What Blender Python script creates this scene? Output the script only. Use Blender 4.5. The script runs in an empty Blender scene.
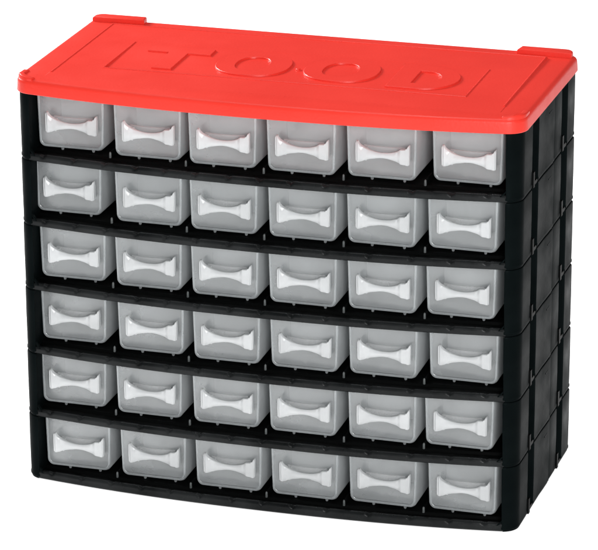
import bpy, bmesh, math, random
from mathutils import Vector, Matrix
random.seed(7)

sc = bpy.context.scene
COL = sc.collection
MM = 0.001

# ------------------------------------------------------------------ sizes (mm)
W, D, H = 380.0, 170.0, 301.8        # black body
TIER = H / 6
BOW, EX = 14.6, 2.3                           # forward bulge of the front
PITCH = 59.46                         # drawer spacing


def yb(x):
    t = min(1.0, abs(2 * x / W - 1))
    return -BOW * (1 - t ** EX)


# ------------------------------------------------------------------ helpers
def obj(name, bm, mat, parent=None, smooth=True, angle=35, label=None):
    bmesh.ops.recalc_face_normals(bm, faces=bm.faces)
    me = bpy.data.meshes.new(name)
    bm.to_mesh(me)
    bm.free()
    me.materials.append(mat)
    if smooth:
        me.polygons.foreach_set('use_smooth', [True] * len(me.polygons))
        me.set_sharp_from_angle(angle=math.radians(angle))
    o = bpy.data.objects.new(name, me)
    COL.objects.link(o)
    if parent:
        o.parent = parent
    if label:
        o['label'] = label
    return o


def thing(name, label, cat, loc=(0, 0, 0), group=None):
    o = bpy.data.objects.new(name, None)
    o.empty_display_size = 0.02
    COL.objects.link(o)
    o.location = loc
    o['label'] = label
    o['category'] = cat
    if group:
        o['group'] = group
    return o


def v(bm, x, y, z):
    return bm.verts.new((x * MM, y * MM, z * MM))


def loft(bm, rings, cap0=True, cap1=True, closed=True):
    """rings: lists of (x, y, z) in mm with equal lengths"""
    R = [[v(bm, *p) for p in r] for r in rings]
    n = len(R[0])
    for a, b in zip(R, R[1:]):
        for i in range(n if closed else n - 1):
            j = (i + 1) % n
            bm.faces.new((a[i], a[j], b[j], b[i]))
    if cap0:
        bm.faces.new(R[0][::-1])
    if cap1:
        bm.faces.new(R[-1])
    return R


def box(bm, x0, x1, y0, y1, z0, z1):
    loft(bm, [[(x0, y0, z), (x1, y0, z), (x1, y1, z), (x0, y1, z)] for z in (z0, z1)])


def bevel(bm, w, seg=2, ang=30):
    es = [e for e in bm.edges if len(e.link_faces) == 2 and e.calc_face_angle(0) > math.radians(ang)]
    bmesh.ops.bevel(bm, geom=es, offset=w * MM, segments=seg, affect='EDGES', profile=0.5,
                    clamp_overlap=True)


def offset(poly, d):
    """offset a counter-clockwise polygon outwards by d (inwards when d < 0)"""
    n = len(poly)
    out = []
    for i in range(n):
        a, b, c = Vector(poly[i - 1]), Vector(poly[i]), Vector(poly[(i + 1) % n])
        e0, e1 = (b - a).normalized(), (c - b).normalized()
        n0, n1 = Vector((e0.y, -e0.x)), Vector((e1.y, -e1.x))
        m = (n0 + n1).normalized()
        k = d / max(0.4, m.dot(n0))
        out.append((b.x + m.x * k, b.y + m.y * k))
    return out


def arc(cx, cy, r, a0, a1, n):
    return [(cx + r * math.cos(math.radians(a0 + (a1 - a0) * i / n)),
             cy + r * math.sin(math.radians(a0 + (a1 - a0) * i / n))) for i in range(n + 1)]


def corner(p, t0, t1, r, n=8):
    """fillet between a line arriving along t0 and one leaving along t1"""
    p, t0, t1 = Vector(p), Vector(t0).normalized(), Vector(t1).normalized()
    th = t0.angle(t1)
    L = r * math.tan(th / 2)
    s, e = p - t0 * L, p + t1 * L
    c = s + Vector((-t0.y, t0.x)) * r
    a0 = math.atan2(s.y - c.y, s.x - c.x)
    return [(c.x + r * math.cos(a0 + th * i / n), c.y + r * math.sin(a0 + th * i / n)) for i in range(n + 1)]


# ------------------------------------------------------------------ materials
def new_mat(name):
    m = bpy.data.materials.new(name)
    m.use_nodes = True
    nt = m.node_tree
    nt.nodes.clear()
    out = nt.nodes.new('ShaderNodeOutputMaterial')
    return m, nt, out


def nd(nt, t, **kw):
    n = nt.nodes.new(t)
    for k, val in kw.items():
        if k in n.inputs:
            n.inputs[k].default_value = val
        else:
            setattr(n, k, val)
    return n


def noise(nt, scale, detail=4, rough=0.55, stretch=None):
    tc = nd(nt, 'ShaderNodeTexCoord')
    mp = nd(nt, 'ShaderNodeMapping')
    if stretch:
        mp.inputs['Scale'].default_value = stretch
    nt.links.new(tc.outputs['Object'], mp.inputs['Vector'])
    n = nd(nt, 'ShaderNodeTexNoise', Scale=scale, Detail=detail, Roughness=rough)
    nt.links.new(mp.outputs['Vector'], n.inputs['Vector'])
    return n


def ramp(nt, src, p0, c0, p1, c1):
    r = nd(nt, 'ShaderNodeValToRGB')
    r.color_ramp.elements[0].position = p0
    r.color_ramp.elements[0].color = c0
    r.color_ramp.elements[1].position = p1
    r.color_ramp.elements[1].color = c1
    nt.links.new(src, r.inputs['Fac'])
    return r


def g(x):
    return (x, x, x, 1)


def plastic(name, base, base2, rough, spec, bump=0.0, bscale=900, nscale=18, rvar=0.08, sptint=(1, 1, 1, 1)):
    m, nt, out = new_mat(name)
    p = nd(nt, 'ShaderNodeBsdfPrincipled')
    p.inputs['Specular IOR Level'].default_value = spec
    p.inputs['Specular Tint'].default_value = sptint
    n = noise(nt, nscale)
    c = ramp(nt, n.outputs['Fac'], 0.35, base, 0.68, base2)
    nt.links.new(c.outputs['Color'], p.inputs['Base Color'])
    n2 = noise(nt, nscale * 2.3, 5)
    r = ramp(nt, n2.outputs['Fac'], 0.3, g(rough - rvar), 0.7, g(rough + rvar))
    nt.links.new(r.outputs['Color'], p.inputs['Roughness'])
    if bump:
        n3 = noise(nt, bscale, 3)
        b = nd(nt, 'ShaderNodeBump', Strength=bump, Distance=0.0004)
        nt.links.new(n3.outputs['Fac'], b.inputs['Height'])
        nt.links.new(b.outputs['Normal'], p.inputs['Normal'])
    nt.links.new(p.outputs['BSDF'], out.inputs['Surface'])
    return m


M_BLACK = plastic('black_plastic', (0.0022, 0.0034, 0.0036, 1), (0.0042, 0.0062, 0.0064, 1), 0.38, 0.010, 0.16, 700, 16, 0.09, (0.74, 1.0, 1.05, 1))
M_RAIL = plastic('black_plastic_rail', (0.0050, 0.0058, 0.0060, 1), (0.0170, 0.0185, 0.0190, 1), 0.30, 0.12, 0.20, 500, 24, 0.12)
M_INNER = plastic('black_plastic_inside', (0.0015, 0.0018, 0.0018, 1), (0.0028, 0.0032, 0.0032, 1), 0.5, 0.05, 0.08, 700, 14)
M_RED = plastic('red_plastic', (0.730, 0.033, 0.021, 1), (0.775, 0.039, 0.025, 1), 0.40, 0.26, 0.34, 520, 9, 0.08)


def frosted(name, tint, see, gloss_rough, trans, bump=0.12):
    """milky polypropylene: partly see-through, scatters light, shiny skin"""
    m, nt, out = new_mat(name)
    oi = nd(nt, 'ShaderNodeObjectInfo')
    rm = nd(nt, 'ShaderNodeMath', operation='MULTIPLY')
    rm.inputs[1].default_value = 20.0
    nt.links.new(oi.outputs['Random'], rm.inputs[0])

    def vnoise(scale, detail, stretch):
        n_ = noise(nt, scale, detail, 0.6, stretch)
        n_.noise_dimensions = '4D'
        nt.links.new(rm.outputs[0], n_.inputs['W'])
        return n_
    n = vnoise(48, 5, (1, 1, 1))
    c0 = ramp(nt, n.outputs['Fac'], 0.32, tuple(t * 0.88 for t in tint[:3]) + (1,), 0.70, tint)
    vr = nd(nt, 'ShaderNodeMapRange')
    vr.inputs['To Min'].default_value = 0.93
    vr.inputs['To Max'].default_value = 1.0
    nt.links.new(oi.outputs['Random'], vr.inputs['Value'])
    c = nd(nt, 'ShaderNodeVectorMath', operation='SCALE')
    nt.links.new(c0.outputs['Color'], c.inputs[0])
    nt.links.new(vr.outputs['Result'], c.inputs['Scale'])
    dif = nd(nt, 'ShaderNodeBsdfDiffuse')
    tr = nd(nt, 'ShaderNodeBsdfTranslucent')
    nt.links.new(c.outputs['Vector'], dif.inputs['Color'])
    nt.links.new(c.outputs['Vector'], tr.inputs['Color'])
    mx = nd(nt, 'ShaderNodeMixShader')
    mx.inputs[0].default_value = trans
    nt.links.new(dif.outputs[0], mx.inputs[1])
    nt.links.new(tr.outputs[0], mx.inputs[2])
    tp = nd(nt, 'ShaderNodeBsdfTransparent')
    mx2 = nd(nt, 'ShaderNodeMixShader')
    n4 = vnoise(30, 4, (1, 1, 1.6))
    sr = ramp(nt, n4.outputs['Fac'], 0.30, g(max(0, see - 0.07)), 0.72, g(see + 0.07))
    # a slanting path through the milky wall is longer, so less shows through
    lw = nd(nt, 'ShaderNodeLayerWeight', Blend=0.5)
    gz = nd(nt, 'ShaderNodeMapRange')
    gz.inputs['From Min'].default_value = 0.08
    gz.inputs['From Max'].default_value = 0.75
    gz.inputs['To Min'].default_value = 1.0
    gz.inputs['To Max'].default_value = 0.25
    nt.links.new(lw.outputs['Facing'], gz.inputs['Value'])
    ml = nd(nt, 'ShaderNodeMath', operation='MULTIPLY')
    nt.links.new(sr.outputs['Color'], ml.inputs[0])
    nt.links.new(gz.outputs['Result'], ml.inputs[1])
    nt.links.new(ml.outputs[0], mx2.inputs[0])
    nt.links.new(mx.outputs[0], mx2.inputs[1])
    nt.links.new(tp.outputs[0], mx2.inputs[2])
    gl = nd(nt, 'ShaderNodeBsdfGlossy', Roughness=gloss_rough)
    gl.inputs['Color'].default_value = g(0.95)
    fr = nd(nt, 'ShaderNodeFresnel', IOR=1.45)
    mx3 = nd(nt, 'ShaderNodeMixShader')
    nt.links.new(fr.outputs[0], mx3.inputs[0])
    nt.links.new(mx2.outputs[0], mx3.inputs[1])
    nt.links.new(gl.outputs[0], mx3.inputs[2])
    if bump:
        n3 = noise(nt, 120, 4)
        b = nd(nt, 'ShaderNodeBump', Strength=bump, Distance=0.0006)
        nt.links.new(n3.outputs['Fac'], b.inputs['Height'])
        nt.links.new(b.outputs['Normal'], gl.inputs['Normal'])
        nt.links.new(b.outputs['Normal'], fr.inputs['Normal'])
    nt.links.new(mx3.outputs[0], out.inputs['Surface'])
    return m


M_TRAY = frosted('frosted_polypropylene', (0.93, 0.97, 0.985, 1), 0.80, 0.15, 0.45, 0.02)
M_NOSE_GLINT = plastic('rib_nose_glint', (0.09, 0.10, 0.10, 1), (0.14, 0.15, 0.15, 1), 0.3, 0.5)  # paler than the black rib: the highlight on its nose, put into the colour
M_HANDLE = frosted('milky_polypropylene', (0.86, 0.88, 0.89, 1), 0.12, 0.20, 0.30, 0.05)

M_RIM = frosted('thick_polypropylene', (0.87, 0.92, 0.94, 1), 0.74, 0.15, 0.45, 0.02)
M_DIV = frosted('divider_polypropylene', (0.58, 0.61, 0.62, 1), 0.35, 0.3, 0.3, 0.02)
M_HAZE = frosted('haze_polypropylene', (0.96, 0.975, 0.98, 1), 0.74, 0.2, 0.3, 0.02)  # for the added sheet that gives the haze above the handle waist

# ground: plain white, with an added glow that washes out the cast shadow
m, nt, out = new_mat('white_glow_ground')
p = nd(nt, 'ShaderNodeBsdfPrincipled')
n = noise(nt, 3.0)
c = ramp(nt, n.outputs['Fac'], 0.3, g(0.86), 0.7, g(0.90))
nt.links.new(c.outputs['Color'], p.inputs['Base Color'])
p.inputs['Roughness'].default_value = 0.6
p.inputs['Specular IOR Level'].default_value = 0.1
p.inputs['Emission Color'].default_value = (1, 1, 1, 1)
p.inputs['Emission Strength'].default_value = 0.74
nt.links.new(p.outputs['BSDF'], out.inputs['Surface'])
M_GLOW_GROUND = m

# ------------------------------------------------------------------ ground
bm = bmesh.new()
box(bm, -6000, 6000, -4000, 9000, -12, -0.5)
gr = obj('ground', bm, M_GLOW_GROUND, smooth=False)
gr['kind'] = 'structure'

# ------------------------------------------------------------------ cabinet
cab = thing('drawer_cabinet', 'black plastic storage cabinet of six stacked tiers under a red lid',
            'storage cabinet', (0, 0, 0))

RC = 13.5     # rounding of the upright front corners
G1, G2 = (34.0, 52.0), (125.0, 143.0)   # the two upright grooves in each side
XI = 369.0    # inner face of the side


def side_poly():
    s0 = (W - XI) * 0 + XI
    slope = 2 * EX * BOW / W
    pts = [(s0, yb(s0))]
    fr = [c for c in corner((W, 0), (1, slope), (0, 1), RC, 9) if c[0] > s0 + 0.3]
    # back onto the bow curve
    pts[0] = (s0, fr[0][1] - (fr[0][0] - s0) * slope)
    pts += fr
    pts += [(W, G1[0] - 0.8), (W - 0.8, G1[0]), (W - 9, G1[0] + 1), (W - 9, G1[1] - 1), (W - 0.8, G1[1]), (W, G1[1] + 0.8)]
    pts += [(W, 74), (W + 0.35, 86), (W + 0.5, 98), (W + 0.5, 99.2), (W - 0.35, 100), (W - 0.35, 101), (W, 102.5), (W, 113)]
    pts += [(W, G2[0] - 0.8), (W - 0.8, G2[0]), (W - 9, G2[0] + 1), (W - 9, G2[1] - 1), (W - 0.8, G2[1]), (W, G2[1] + 0.8)]
    pts += corner((W, D), (0, 1), (-1, 0), 3, 4)
    pts += [(s0, D)]
    return pts


SIDE = side_poly()


def side_bm(mirror=False, ext=0.0):
    bm = bmesh.new()
    core = offset(SIDE, -0.9)
    core2 = offset(SIDE, -0.35)
    rings = []
    # foot of the panel is nested under the flange of the tier below: a shadow gap, then a thin bead
    for z, pl in ((0.15, core), (1.3, core), (1.7, core2), (2.1, SIDE), (3.4, SIDE), (4.2, core2),
                  (TIER * 0.6, SIDE), (TIER - 1.0 + ext, SIDE), (TIER - 0.15 + ext, core2)):
        rings.append([(x if x > XI + 0.05 else XI, y, z) for x, y in pl])
    loft(bm, rings)
    if mirror:
        for w in bm.verts:
            w.co.x = W * MM - w.co.x
    return bm


def fillet_bm(mirror=False):
    """rounded web between side and shelf, at the inner corner of the opening"""
    bm = bmesh.new()
    r = 4.0
    prof = [(XI + 0.6, 4.2)] + [(XI + 0.2 - r + r * math.cos(a), 4.8 + r - r * math.sin(a))
                                for a in [math.radians(90 * i / 6) for i in range(7)]][::-1] + [(XI + 0.2 - r, 4.2)]
    prof = prof[::-1]
    y0 = yb(XI) + 0.6
    loft(bm, [[(x, y0 + (XI - x) * -0.17, z) for x, z in prof], [(x, y0 + 3, z) for x, z in prof]])
    if mirror:
        for w in bm.verts:
            w.co.x = W * MM - w.co.x
    return bm


NOTCH = [21.5, 46.8, 71.1, 95.6, 118.6, 142.0, 167.5, 191, 214, 240, 271.5, 302.5, 331, 356.5]


def lip_bm(bottom):
    """bowed front rail of a tier; its top edge has small vee notches"""
    bm = bmesh.new()
    xs = set()
    x = 10.5
    while x < 370:
        xs.add(round(x, 2))
        x += 4.0
    for n_ in NOTCH:
        for d in (-3.2, -2.6, 0, 2.6, 3.2):
            xs.add(round(n_ + d, 2))
    xs |= {9.8, 370.2}
    xs = sorted(xs)
    rings = []
    for x in xs:
        t = 0.0
        for n_ in NOTCH:
            a = abs(x - n_)
            if a < 2.6:
                t = max(t, 1 - a / 2.6)
        u = 1 - abs(2 * x / W - 1) ** 3
        z_lo = 0.2
        zt = 6.2 + 1.0 * u if bottom else 5.4 + 0.3 * u
        y = yb(x) + 0.5
        yc = y + 0.6 * t          # the notch also bites into the face
        dz = 1.4 * t
        rings.append([(x, y + 0.9, z_lo), (x, y + 0.1, z_lo + 0.8), (x, y, zt - 2.2 - dz * 0.4), (x, yc + 0.15, zt - 0.9 - dz),
                      (x, yc + 1.0, zt - dz), (x, y + 3.4, zt - dz * 0.6), (x, y + 4.0, zt - 0.6), (x, y + 4.2, z_lo)])
    loft(bm, rings)
    return bm


def shelf_bm():
    bm = bmesh.new()
    xs = [XI - 358 + 358 * i / 40 - 0.0 for i in range(41)]
    rings = []
    for x in xs:
        y = yb(x) + 3.8
        rings.append([(x, y, 1.6), (x, y, 4.4), (x, y + 9, 4.4), (x, y + 10.5, 6.3), (x, 166.6, 6.3), (x, 166.6, 1.6)])
    loft(bm, rings)
    return bm


def back_bm():
    bm = bmesh.new()
    box(bm, 11.2, XI - 0.2, 166.8, D - 0.3, 0.2, TIER - 0.2)
    return bm


def peg_bm(i):
    bm = bmesh.new()
    x = W / 2 + (i - 2) * PITCH
    y0 = yb(x) + 15.5
    # long guide rib with a rounded nose standing at the front of the shelf
    prof = [(-0.9, 5.6), (-0.9, 9.6), (-0.5, 10.2), (0.5, 10.2), (0.9, 9.6), (0.9, 5.6)]
    rings = []
    for dy, s, dz in ((0, 0.45, -0.8), (0.35, 0.8, -0.25), (1.0, 1.0, 0), (110, 1.0, 0)):
        rings.append([(x + px * s, y0 + dy, pz + (dz if pz > 7 else 0)) for px, pz in prof])
    loft(bm, rings)
    return bm


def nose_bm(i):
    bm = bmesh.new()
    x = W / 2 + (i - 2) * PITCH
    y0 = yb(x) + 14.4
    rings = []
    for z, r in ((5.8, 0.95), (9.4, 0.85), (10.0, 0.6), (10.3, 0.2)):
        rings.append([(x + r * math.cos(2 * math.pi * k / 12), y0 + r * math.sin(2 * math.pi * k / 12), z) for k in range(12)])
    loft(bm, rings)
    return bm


def clip_bm(y, mirror=False):
    """snap tab that bridges a groove at the foot of the tier, joining it to the tier below"""
    bm = bmesh.new()
    X = W
    # base bar across the groove
    loft(bm, [[(X - 8, y[0] + 0.6, z), (X - 0.6, y[0] + 0.6, z), (X - 0.6, y[1] - 0.6, z), (X - 8, y[1] - 0.6, z)] for z in (0.6, 3.2)])
    # upright tongue on the front edge of the groove
    loft(bm, [[(X - 3.5, y[0] + 0.7, z), (X + 0.7, y[0] + 0.7, z), (X + 0.7, y[0] + 4.6, z), (X - 3.5, y[0] + 4.6, z)] for z in (0.9, 12.5)])
    bevel(bm, 0.3, 1)
    if mirror:
        for w in bm.verts:
            w.co.x = W * MM - w.co.x
    return bm


def tick_bm(mirror=False):
    bm = bmesh.new()
    box(bm, W - 0.5, W + 0.55, 84, 92.5, TIER - 8.2, TIER - 7.4)
    bevel(bm, 0.25, 1)
    if mirror:
        for w in bm.verts:
            w.co.x = W * MM - w.co.x
    return bm


def copy_tree(o, parent=None):
    c_ = o.copy()
    COL.objects.link(c_)
    if parent is not None:
        c_.parent = parent
    for ch in [k for k in bpy.data.objects if k.parent == o]:
        copy_tree(ch, c_)
    return c_


# every tier is one part (its two sides with the back), with shelf, rail, guide ribs and tabs as sub-parts
for k in range(6):
    ext = 2.6 if k == 5 else 0.0      # the top tier reaches up into the lid
    bm = side_bm(ext=ext)
    tmp = bpy.data.meshes.new('tmp')
    for extra in (side_bm(True, ext), back_bm(), fillet_bm(), fillet_bm(True)):
        bmesh.ops.recalc_face_normals(extra, faces=extra.faces)
        extra.to_mesh(tmp)
        bm.from_mesh(tmp)
        extra.free()
    bpy.data.meshes.remove(tmp)
    t = obj('tier_frame', bm, M_BLACK, cab, angle=28)
    t.location.z = k * TIER * MM
    obj('shelf', shelf_bm(), M_INNER, t)
    obj('front_rail', lip_bm(k == 0), M_RAIL, t, angle=40)
    for i in range(5):
        obj('guide_rib', peg_bm(i), M_INNER, t)
        obj('pale_rib_nose', nose_bm(i), M_NOSE_GLINT, t)  # front end of the guide rib, coloured as its glint
    for y in (G1, G2):
        for mir in (False, True):
            obj('snap_tab', clip_bm(y, mir), M_INNER, t)
    for mir in (False, True):
        obj('moulded_tick', tick_bm(mir), M_BLACK, t)

# ------------------------------------------------------------------ lid
OV, OVL = 2.4, 1.6
ZL0, ZL1 = 303.5, 314.2


def lid_plan():
    pts = []
    x0, x1, y1 = -OVL, W + OV, D + OV
    slope = 2 * EX * BOW / W
    fc = corner((x1, -OV), (1, slope), (0, 1), RC + 2, 10)
    pts += fc
    pts += corner((x1, y1), (0, 1), (-1, 0), 9, 6)
    pts += corner((x0, y1), (-1, 0), (0, -1), 9, 6)
    pts += [(W - x + OV - OVL, y) for x, y in fc[::-1]]
    xa, xb = W - fc[0][0] + OV - OVL, fc[0][0]
    ya = fc[0][1]
    n_ = 48
    for i in range(1, n_):
        x = xa + (xb - xa) * i / n_
        t = 2 * (x - xa) / (xb - xa) - 1
        pts.append((x, ya - (BOW - 1.6) * (1 - abs(t) ** EX)))
    return pts


LP = lid_plan()
bm = bmesh.new()
rings = []
for z, d in ((ZL0, -1.2), (ZL0 + 0.02, -0.3), (ZL0 + 0.5, 0.0), (ZL1 - 3.4, -0.5), (ZL1 - 2.0, -0.8), (ZL1 - 0.9, -1.6), (ZL1 - 0.25, -2.7), (ZL1, -4.2)):
    rings.append([(x, y, z) for x, y in offset(LP, d)])
loft(bm, rings)
lid = obj('lid', bm, M_RED, cab, smooth=False)


def cutter(rings):
    b = bmesh.new()
    loft(b, rings)
    o = obj('cutter', b, M_RED, smooth=False)
    return o


PZ = ZL1          # raised middle panel stands on the lid top, running out to nothing at its front
PX0, PX1, PY0, PY1 = 19.5, 362.0, 12.0, 155.0
FX0, FX1, FY0, FY1 = 55.0, 327.5, 41.5, 113.0
PH = 1.15         # height of the panel at its back edge
c1 = cutter([[(PX0, PY0 - 3, ZL1 - 2.0), (PX1, PY0 - 3, ZL1 - 2.0), (PX1, PY1, ZL1 - 2.0), (PX0, PY1, ZL1 - 2.0)],
             [(PX0, PY0 - 3, ZL1 - 0.05), (PX1, PY0 - 3, ZL1 - 0.05), (PX1, PY1, ZL1 - 0.05), (PX0, PY1, ZL1 - 0.05)],
             [(PX0 + 0.6, PY0, ZL1 + 0.1), (PX1 - 0.6, PY0, ZL1 + 0.1), (PX1 - 0.6, PY1 - 0.6, ZL1 + PH), (PX0 + 0.6, PY1 - 0.6, ZL1 + PH)]])


def top_z(y):
    return ZL1 + 0.1 + (PH - 0.1) * (y - PY0) / (PY1 - 0.6 - PY0)


def floor_z(y):
    """sunken name field: deepest at its front edge, running out towards the back"""
    t = min(1, max(0, (y - FY0) / (FY1 - FY0)))
    return top_z(y) - 0.85 + 0.82 * t


fz = [floor_z(FY0), floor_z(FY1)]
c2 = cutter([[(FX0, FY0, fz[0]), (FX1, FY0, fz[0]), (FX1, FY1, fz[1]), (FX0, FY1, fz[1])],
             [(FX0 - 0.5, FY0 - 0.5, fz[0] + 1.2), (FX1 + 0.5, FY0 - 0.5, fz[0] + 1.2), (FX1 + 0.5, FY1 + 0.4, fz[1] + 0.6), (FX0 - 0.5, FY1 + 0.4, fz[1] + 0.6)]])
for c_, op in ((c1, 'UNION'), (c2, 'DIFFERENCE')):
    md = lid.modifiers.new('cut', 'BOOLEAN')
    md.operation = op
    md.object = c_
    md.solver = 'EXACT'
dg = bpy.context.evaluated_depsgraph_get()
me = bpy.data.meshes.new_from_object(lid.evaluated_get(dg))
lid.modifiers.clear()
lid.data = me
for c_ in (c1, c2):
    bpy.data.objects.remove(c_)
me.polygons.foreach_set('use_smooth', [True] * len(me.polygons))
me.set_sharp_from_angle(angle=math.radians(30))


def letter_bm(outer, inner=None, hgt=1.2):
    """raised letter with softly sloped edges standing on the sunken field"""
    bm = bmesh.new()

    def ring(poly, d, dz):
        return [v(bm, x, y, floor_z(y) + dz) for x, y in (offset(poly, d) if d else poly)]
    stages = ((0.35, -0.3), (0.0, hgt * 0.75), (-0.35, hgt))
    O = [ring(outer, d, dz) for d, dz in stages]
    I = [ring(inner, -d, dz) for d, dz in stages] if inner else None
    for S in ([O, I] if I else [O]):
        n = len(S[0])
        for a, b in zip(S, S[1:]):
            for i in range(n):
                bm.faces.new((a[i], a[(i + 1) % n], b[(i + 1) % n], b[i]))
    if I:
        n = len(O[-1])
        for i in range(n):
            j = (i + 1) % n
            bm.faces.new((O[-1][i], O[-1][j], I[-1][j], I[-1][i]))
    else:
        bm.faces.new(O[-1])
    return bm


def superell(cx, cy, rx, ry, n=48, e=2.3):
    o = []
    for i in range(n):
        a = 2 * math.pi * i / n
        c_, s_ = math.cos(a), math.sin(a)
        o.append((cx + rx * math.copysign(abs(c_) ** (2 / e), c_), cy + ry * math.copysign(abs(s_) ** (2 / e), s_)))
    return o


# T O . O D
LA = 12
T = [(88, 50), (103, 50), (103, 90), (120.5, 90), (120.5, 103.5), (71.5, 103.5), (71.5, 90), (88, 90)]
obj('raised_letter', letter_bm(T), M_RED, lid, angle=LA)
obj('raised_letter', letter_bm(superell(158.5, 77.5, 28, 28), superell(157.5, 77.5, 12.2, 17.0)), M_RED, lid, angle=LA)
obj('raised_dot', letter_bm(superell(193.3, 74.5, 1.6, 2.2, 16, 2), hgt=1.3), M_RED, lid, angle=LA)
obj('raised_letter', letter_bm(superell(225.5, 79.5, 28, 27.5), superell(224.5, 79.5, 12.8, 17)), M_RED, lid, angle=LA)


def ridge_bm(path, sgn, hgt, zf, wid=0.5):
    """fine raised line moulded along a path on the lid"""
    bm = bmesh.new()
    rings = []
    for (x, y), (a_, b_) in zip(path, sgn):
        z = zf(y)
        rings.append([(x + a_ * k * wid, y + b_ * k * wid, z + h) for k, h in ((-1, -0.3), (-0.9, hgt * 0.3), (-0.3, hgt), (0.3, hgt), (0.9, hgt * 0.3), (1, -0.3))])
    loft(bm, rings)
    return bm


SG = [(1, 0), (1, 1), (-1, 1), (-1, 0)]
obj('raised_line', ridge_bm([(FX0 - 0.9, FY1 - 2), (FX0 - 0.9, FY0 - 0.9), (FX1 + 0.9, FY0 - 0.9), (FX1 + 0.9, FY1 - 2)], SG, 0.50, top_z, 0.75), M_RED, lid, angle=LA)
obj('raised_line', ridge_bm([(PX0 + 1.4, PY0 + 8), (PX0 + 1.4, PY1 - 1.4), (PX1 - 1.4, PY1 - 1.4), (PX1 - 1.4, PY0 + 14)],
                            [(1, 0), (1, -1), (-1, -1), (-1, 0)], 0.50, top_z, 0.8), M_RED, lid, angle=LA)


def dshape(x0, x1, y0, y1, r):
    cy, ry = (y0 + y1) / 2, (y1 - y0) / 2
    pts = [(x0, y0)]
    for i in range(0, 40):
        a = -math.pi / 2 + math.pi * i / 39
        pts.append((x1 - r + r * math.cos(a), cy + ry * math.sin(a)))
    pts.append((x0, y1))
    # even corner count for both outlines
    return pts


obj('raised_letter', letter_bm(dshape(266, 314.5, 50.5, 105.5, 27), dshape(282, 300.5, 62.5, 92.5, 14)), M_RED, lid, angle=LA)


def lug_bm(kind, mirror):
    """raised corner stop of the lid that keeps a second cabinet from sliding"""
    bm = bmesh.new()
    zt = ZL1 + (3.7 if kind == 'back' else 2.4)
    ov = OVL if mirror else OV
    if kind == 'back':
        poly = [(336.5, D - 8.5), (W - 1.5, D - 9.5)] + corner((W - 1.5, D + OV - 0.6), (0, 1), (-1, 0), 7, 6) + [(338, D + OV - 0.6)]
    else:
        # narrow curved ridge following the rounded corner
        slope = 2 * EX * BOW / W
        fc = corner((W + ov, -OV), (1, slope), (0, 1), RC + 2, 10)
        fc = [(fc[0][0] - 3.0, fc[0][1] - 3.0 * slope)] + fc + [(W + ov, fc[-1][1] + 8.0)]
        crv = fc + [(W - 60, 90)]
        o_, i_ = offset(crv, -1.4)[:-1], offset(crv, -6.2)[:-1]
        o_[0], i_[0] = (o_[1][0] - 3.0, o_[1][1] - 3.0 * slope), (i_[1][0] - 3.0, i_[1][1] - 3.0 * slope)
        o_[-1], i_[-1] = (W + ov - 1.4, fc[-1][1]), (W + ov - 6.2, fc[-1][1])
        poly = o_ + i_[::-1]
    b0 = 0.7 if kind == 'back' else 0.5
    rings = []
    for z, d in ((ZL1 - 3.2, 0), (zt - 1.3, -0.1), (zt - 0.5, -0.45), (zt - 0.1, -b0 - 0.3), (zt, -b0 - 0.7)):
        pl = offset(poly, d)
        if kind == 'front':
            # the ridge dies away towards both ends
            n_ = len(pl) // 2
            f = [min(1.0, 0.55 + 0.9 * min(i, n_ - 1 - i) / (n_ - 1)) for i in range(n_)]
            f = f + f[::-1]
            rings.append([(x, y, ZL1 - 0.4 + (z - ZL1 + 0.4) * (k if z > ZL1 else 1)) for (x, y), k in zip(pl, f)])
        else:
            rings.append([(x, y, z) for x, y in pl])
    loft(bm, rings)
    if mirror:
        for w in bm.verts:
            w.co.x = W * MM - w.co.x
    return bm


for kind in ('back', 'front'):
    for mir in (False, True):
        obj('corner_lug', lug_bm(kind, mir), M_RED, lid, angle=30)

# ------------------------------------------------------------------ drawers
DH = 41.0      # height of a drawer
DL = 128.0     # length


def u_profile(w_top, w_bot, z0, z1, r, n=6):
    """open-topped U: from the top left down, round the bottom and up to the top right"""
    def xs(z):
        return (w_bot + (w_top - w_bot) * z / DH) / 2
    L = [(-xs(z1), z1), (-xs((z0 + z1) / 2), (z0 + z1) / 2)]
    for i in range(n + 1):
        a = math.radians(180 + 90 * i / n)
        L.append((-xs(z0 + r) + r + r * math.cos(a), z0 + r + r * math.sin(a)))
    return L + [(-x, z) for x, z in L[::-1]]


def tray_bm():
    bm = bmesh.new()
    wt, wb, t = 52.9, 50.6, 1.5
    pr = lambda d, zb, r, zt=DH: u_profile(wt - 2 * d, wb - 2 * d, zb, zt, r)
    outer = [(pr(1.5, 1.4, 4.4), 0.0), (pr(0.45, 0.4, 4.9), 0.35), (pr(0.0, 0.0, 5.2), 1.3), (pr(0.8, 0.0, 5.2), DL)]
    inner = [(pr(1.6, 1.9, 4.2), t + 0.9), (pr(0.8 + t, 1.9, 4.2), DL - t)]
    A = [[v(bm, x, y, z) for x, z in p_] for p_, y in outer]
    B = [[v(bm, x, y, z) for x, z in p_] for p_, y in inner]
    for S in (A, B):
        for a, b in zip(S, S[1:]):
            for i in range(len(a) - 1):
                bm.faces.new((a[i], a[i + 1], b[i + 1], b[i]))
    for S in (A[0], A[-1], B[0], B[-1]):
        bm.faces.new(S)
    # flat rim on top, joining the outside to the inside
    L, R = [r_[0] for r_ in A], [r_[-1] for r_ in A]
    bm.faces.new(L + [B[1][0], B[0][0]])
    bm.faces.new([L[-1], R[-1], B[1][-1], B[1][0]])
    bm.faces.new(R[::-1] + [B[0][-1], B[1][-1]])
    bm.faces.new([L[0], B[0][0], B[0][-1], R[0]])
    return bm


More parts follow.
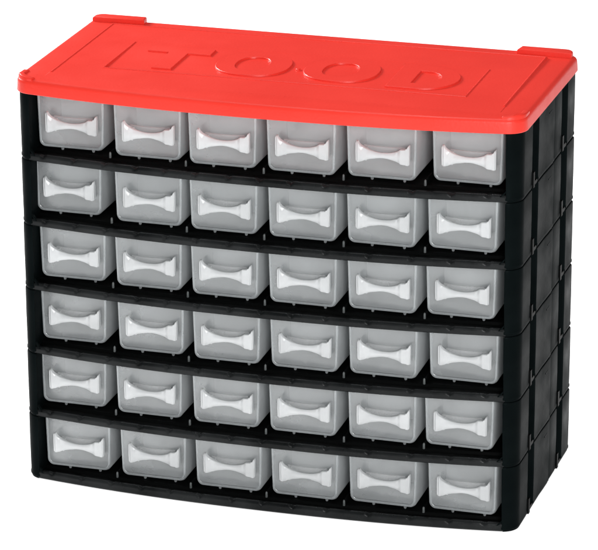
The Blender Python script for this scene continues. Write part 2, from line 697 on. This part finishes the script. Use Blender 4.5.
def rim_bm():
    """thicker bead that frames the drawer front"""
    bm = bmesh.new()
    wt, wb = 52.9, 50.6
    pr = lambda d, zb, r: u_profile(wt - 2 * d, wb - 2 * d, zb, DH - 0.2, r)
    rings = [[(x, y, z) for x, z in p_] for p_, y in ((pr(0.5, 0.5, 4.9), 0.55), (pr(0.7, 0.65, 4.8), -0.15), (pr(1.3, 1.2, 4.5), -0.4),
                                                      (pr(1.7, 1.6, 4.4), -0.35), (pr(2.2, 2.1, 4.1), -0.1), (pr(2.4, 2.3, 4.0), 0.1))]
    n = len(rings[0])
    R = [[v(bm, *p) for p in r_] for r_ in rings]
    for a, b in zip(R, R[1:] + R[:1]):
        for i in range(n - 1):
            bm.faces.new((a[i], a[i + 1], b[i + 1], b[i]))
    bm.faces.new([r_[0] for r_ in R])
    bm.faces.new([r_[-1] for r_ in R])
    return bm


def divider_bm():
    """thin cross wall standing inside the drawer"""
    bm = bmesh.new()
    pr = u_profile(52.9 - 4.6, 50.6 - 4.6, 2.1, DH - 4.0, 3.6)
    loft(bm, [[(x, y, z) for x, z in pr] for y in (42.0, 43.2)])
    return bm


def handle_bm():
    """bow-tie grip: slim waist, block ends with a little horn, standing off the front on two end webs"""
    bm = bmesh.new()
    key = [(-19.2, -7.2, 7.6), (-18.6, -7.6, 8.8), (-17.6, -7.6, 8.6), (-16.6, -7.5, 6.6), (-15.0, -7.3, 4.9), (-13.2, -6.4, 3.9),
           (-11.5, -5.7, 3.0), (-9.0, -5.0, 1.9), (-6.0, -4.5, 1.1), (-3.0, -3.9, 0.55), (0, -3.75, 0.4), (3.0, -3.9, 0.55), (6.0, -4.6, 1.0),
           (8.6, -5.2, 1.8), (10.4, -5.9, 2.6), (11.4, -6.4, 3.4), (12.4, -6.9, 4.2), (13.2, -7.3, 4.5), (15.8, -7.6, 4.7), (16.6, -7.6, 5.0), (17.4, -7.6, 6.0), (18.3, -7.6, 7.7), (18.8, -7.5, 8.0), (19.2, -7.2, 7.4)]

    def yf(x):
        y = -5.0 - 1.0 * (abs(x) / 19.2) ** 2
        return y - (0.5 if x > 12.3 else 0.2 if x > 12.0 else 0) - (0.5 if x < -16.8 else 0) + (1.0 if abs(x) > 19 else 0.4 if x > 15.8 else 0)
    rings = []
    for x, zb, zt in [(a_ * 1.03, b_ * 0.95, c_ * 0.94) for a_, b_, c_ in key]:
        y = yf(x)
        mid = max(0.0, 1 - (abs(x) / 11.8) ** 4)
        th = 3.0 - 1.1 * mid
        b = 0.5
        rings.append([(x, y + b, zb), (x, y, zb + b), (x, y - 0.35, (zb + zt) / 2), (x, y, zt - b), (x, y + b, zt), (x, y + th, zt - 0.1), (x, y + th, zb + 0.2)])
    loft(bm, rings)
    for s in (-1, 1):
        # end web back to the drawer front
        prof = [(-6.0, -7.2), (0.4, -6.4), (0.4, 3.4), (-3.8, 4.0), (-5.2, 4.6), (-6.0, 5.0)]
        x0, x1 = s * 17.0, s * 18.9
        loft(bm, [[(x0 * (1 if y < -2 else 1.0), y, z) for y, z in prof], [(x1, y, z) for y, z in prof]])
        # second web that gives the end its block
        prof = [(-4.4, -6.2), (0.4, -5.6), (0.4, 2.6), (-4.4, 3.2)]
        loft(bm, [[(s * 12.0, y, z) for y, z in prof], [(s * 13.2, y, z) for y, z in prof]])
    return bm


def haze_sheet_bm():
    """thin sheet added behind the bow to stand in for the pale haze there"""
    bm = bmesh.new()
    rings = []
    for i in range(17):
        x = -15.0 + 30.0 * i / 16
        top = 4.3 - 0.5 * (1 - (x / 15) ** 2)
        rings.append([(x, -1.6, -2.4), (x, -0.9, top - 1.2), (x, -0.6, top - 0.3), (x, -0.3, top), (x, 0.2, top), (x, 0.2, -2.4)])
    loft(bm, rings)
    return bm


def foot_bm():
    bm = bmesh.new()
    rings = []
    for z, r in ((0.6, 1.1), (-1.0, 1.05), (-1.45, 0.8), (-1.7, 0.35)):
        rings.append([(r * math.cos(2 * math.pi * i / 12), r * math.sin(2 * math.pi * i / 12), z) for i in range(12)])
    loft(bm, rings)
    return bm


ROWS = ['top row', 'second row down', 'third row down', 'fourth row down', 'fifth row down', 'bottom row']
COLS = ['leftmost', 'second from left', 'third from left', 'third from right', 'second from right', 'rightmost']
GROUP = 'small frosted drawers in the black cabinet'
# small shifts (mm) of single drawers: sideways, in/out
JIT = {(0, 0): (-0.4, -0.2), (0, 1): (1.6, -0.5), (0, 2): (0.2, -0.9), (0, 3): (0.1, -1.1), (0, 4): (-0.5, 0.0), (0, 5): (1.6, 0.8), (1, 0): (-3.9, 1.1), (1, 1): (1.5, -0.5), (1, 2): (0.3, -0.2), (1, 3): (0.6, -0.2), (1, 4): (-0.5, 0.1), (1, 5): (-1.2, -0.7), (2, 0): (-0.8, -1.4), (2, 1): (0.3, 0.5), (2, 2): (0.4, 0.3), (2, 3): (0.5, -0.2), (2, 4): (-0.1, 0.4), (2, 5): (-1.9, -1.3), (3, 0): (-2.5, 1.5), (3, 1): (0.9, 1.0), (3, 2): (1.1, 0.5), (3, 3): (1.2, 0.3), (3, 4): (0.6, 0.9), (3, 5): (-0.1, 1.2), (4, 0): (-3.2, 0.2), (4, 1): (-1.2, 0.7), (4, 2): (-0.0, 0.9), (4, 3): (0.0, 0.1), (4, 4): (0.1, 0.6), (4, 5): (-2.2, -1.9), (5, 0): (-0.5, -1.5), (5, 1): (1.1, 0.8), (5, 2): (1.7, 0.1), (5, 3): (1.1, 0.1), (5, 4): (0.7, 0.6), (5, 5): (0.6, -2.3)}

proto = None
for r in range(6):
    for c_ in range(6):
        label = 'frosted drawer with white handle, %s in the %s' % (COLS[c_], ROWS[r])
        dx, dy = JIT.get((r, c_), (0, 0))
        if not (r, c_) in JIT:
            dx, dy = random.uniform(-0.4, 0.4), random.uniform(-0.5, 0.6)
        x = W / 2 + (c_ - 2.5) * PITCH + dx
        y = yb(W / 2 + (c_ - 2.5) * PITCH) + 16.9 + dy
        z = (5 - r) * TIER + 8.0
        if proto is None:
            proto = thing('drawer', label, 'drawer', (0, 0, 0), GROUP)
            tr_ = obj('tray', tray_bm(), M_TRAY, proto, angle=40)
            tr_.location.x = -2.0 * MM
            rim_ = obj('rim', rim_bm(), M_RIM, tr_, angle=50)
            dv_ = obj('divider', divider_bm(), M_DIV, proto, smooth=False)
            dv_.location.x = -2.0 * MM
            h = obj('handle', handle_bm(), M_HANDLE, proto, angle=40)
            wb_ = obj('web', haze_sheet_bm(), M_HAZE, h, angle=50)  # added sheet, haze above the waist rather than a moulded part
            h.location = (0, 0, 20.4 * MM)
            for fx in (-9.5, 14.5):
                f = obj('foot', foot_bm(), M_RIM, proto)
                f.location = (fx * MM, 1.6 * MM, 0)
            o = proto
        else:
            o = copy_tree(proto)
        o['label'] = label
        o.location = (x * MM, y * MM, z * MM)
        o.rotation_euler = (0, 0, math.radians(random.uniform(-0.35, 0.35)))

# ------------------------------------------------------------------ light
w = bpy.data.worlds.new('World')
sc.world = w
w.use_nodes = True
w.node_tree.nodes['Background'].inputs[0].default_value = (0.95, 0.98, 1, 1)
w.node_tree.nodes['Background'].inputs[1].default_value = 0.12


def area(name, loc, target, sx, sy, power, color=(1, 1, 1)):
    l = bpy.data.lights.new(name, 'AREA')
    l.shape = 'RECTANGLE'
    l.size, l.size_y = sx, sy
    l.energy = power
    l.color = color
    o = bpy.data.objects.new(name, l)
    COL.objects.link(o)
    o.location = loc
    d = Vector(target) - Vector(loc)
    o.rotation_euler = d.to_track_quat('-Z', 'Y').to_euler()
    return o


area('back_left_softbox', (-1.30, 0.85, 1.00), (0.19, 0.08, 0.31), 0.5, 0.5, 50)
area('front_softbox', (1.15, -1.95, 0.85), (0.19, 0.0, 0.15), 0.8, 0.7, 36)
area('top_softbox', (0.2, 0.0, 1.8), (0.19, 0.05, 0.3), 1.0, 0.8, 13)

# ------------------------------------------------------------------ camera
cam_d = bpy.data.cameras.new('camera')
cam = bpy.data.objects.new('camera', cam_d)
COL.objects.link(cam)
yaw, pit, rol = 0.30323, -0.31315, -0.00682
fwd = Vector((-math.sin(yaw) * math.cos(pit), math.cos(yaw) * math.cos(pit), math.sin(pit)))
right = Vector((math.cos(yaw), math.sin(yaw), 0))
up = right.cross(fwd)
r2 = right * math.cos(rol) + up * math.sin(rol)
u2 = -right * math.sin(rol) + up * math.cos(rol)
cam.matrix_world = Matrix(((r2.x, u2.x, -fwd.x, 0.94906), (r2.y, u2.y, -fwd.y, -2.37589),
                           (r2.z, u2.z, -fwd.z, 1.05551), (0, 0, 0, 1)))
cam_d.sensor_width = 36
cam_d.lens = 36 * 3642.853 / 598
cam_d.shift_x = 14.26 / 598
cam_d.shift_y = -89.22 / 598
cam_d.clip_end = 100
sc.camera = cam

sc.render.engine = 'CYCLES'
sc.cycles.transparent_max_bounces = 24
sc.cycles.max_bounces = 12
sc.cycles.use_denoising = True
sc.view_settings.view_transform = 'Standard'
sc.view_settings.look = 'None'
sc.view_settings.exposure = 0
sc.view_settings.gamma = 1
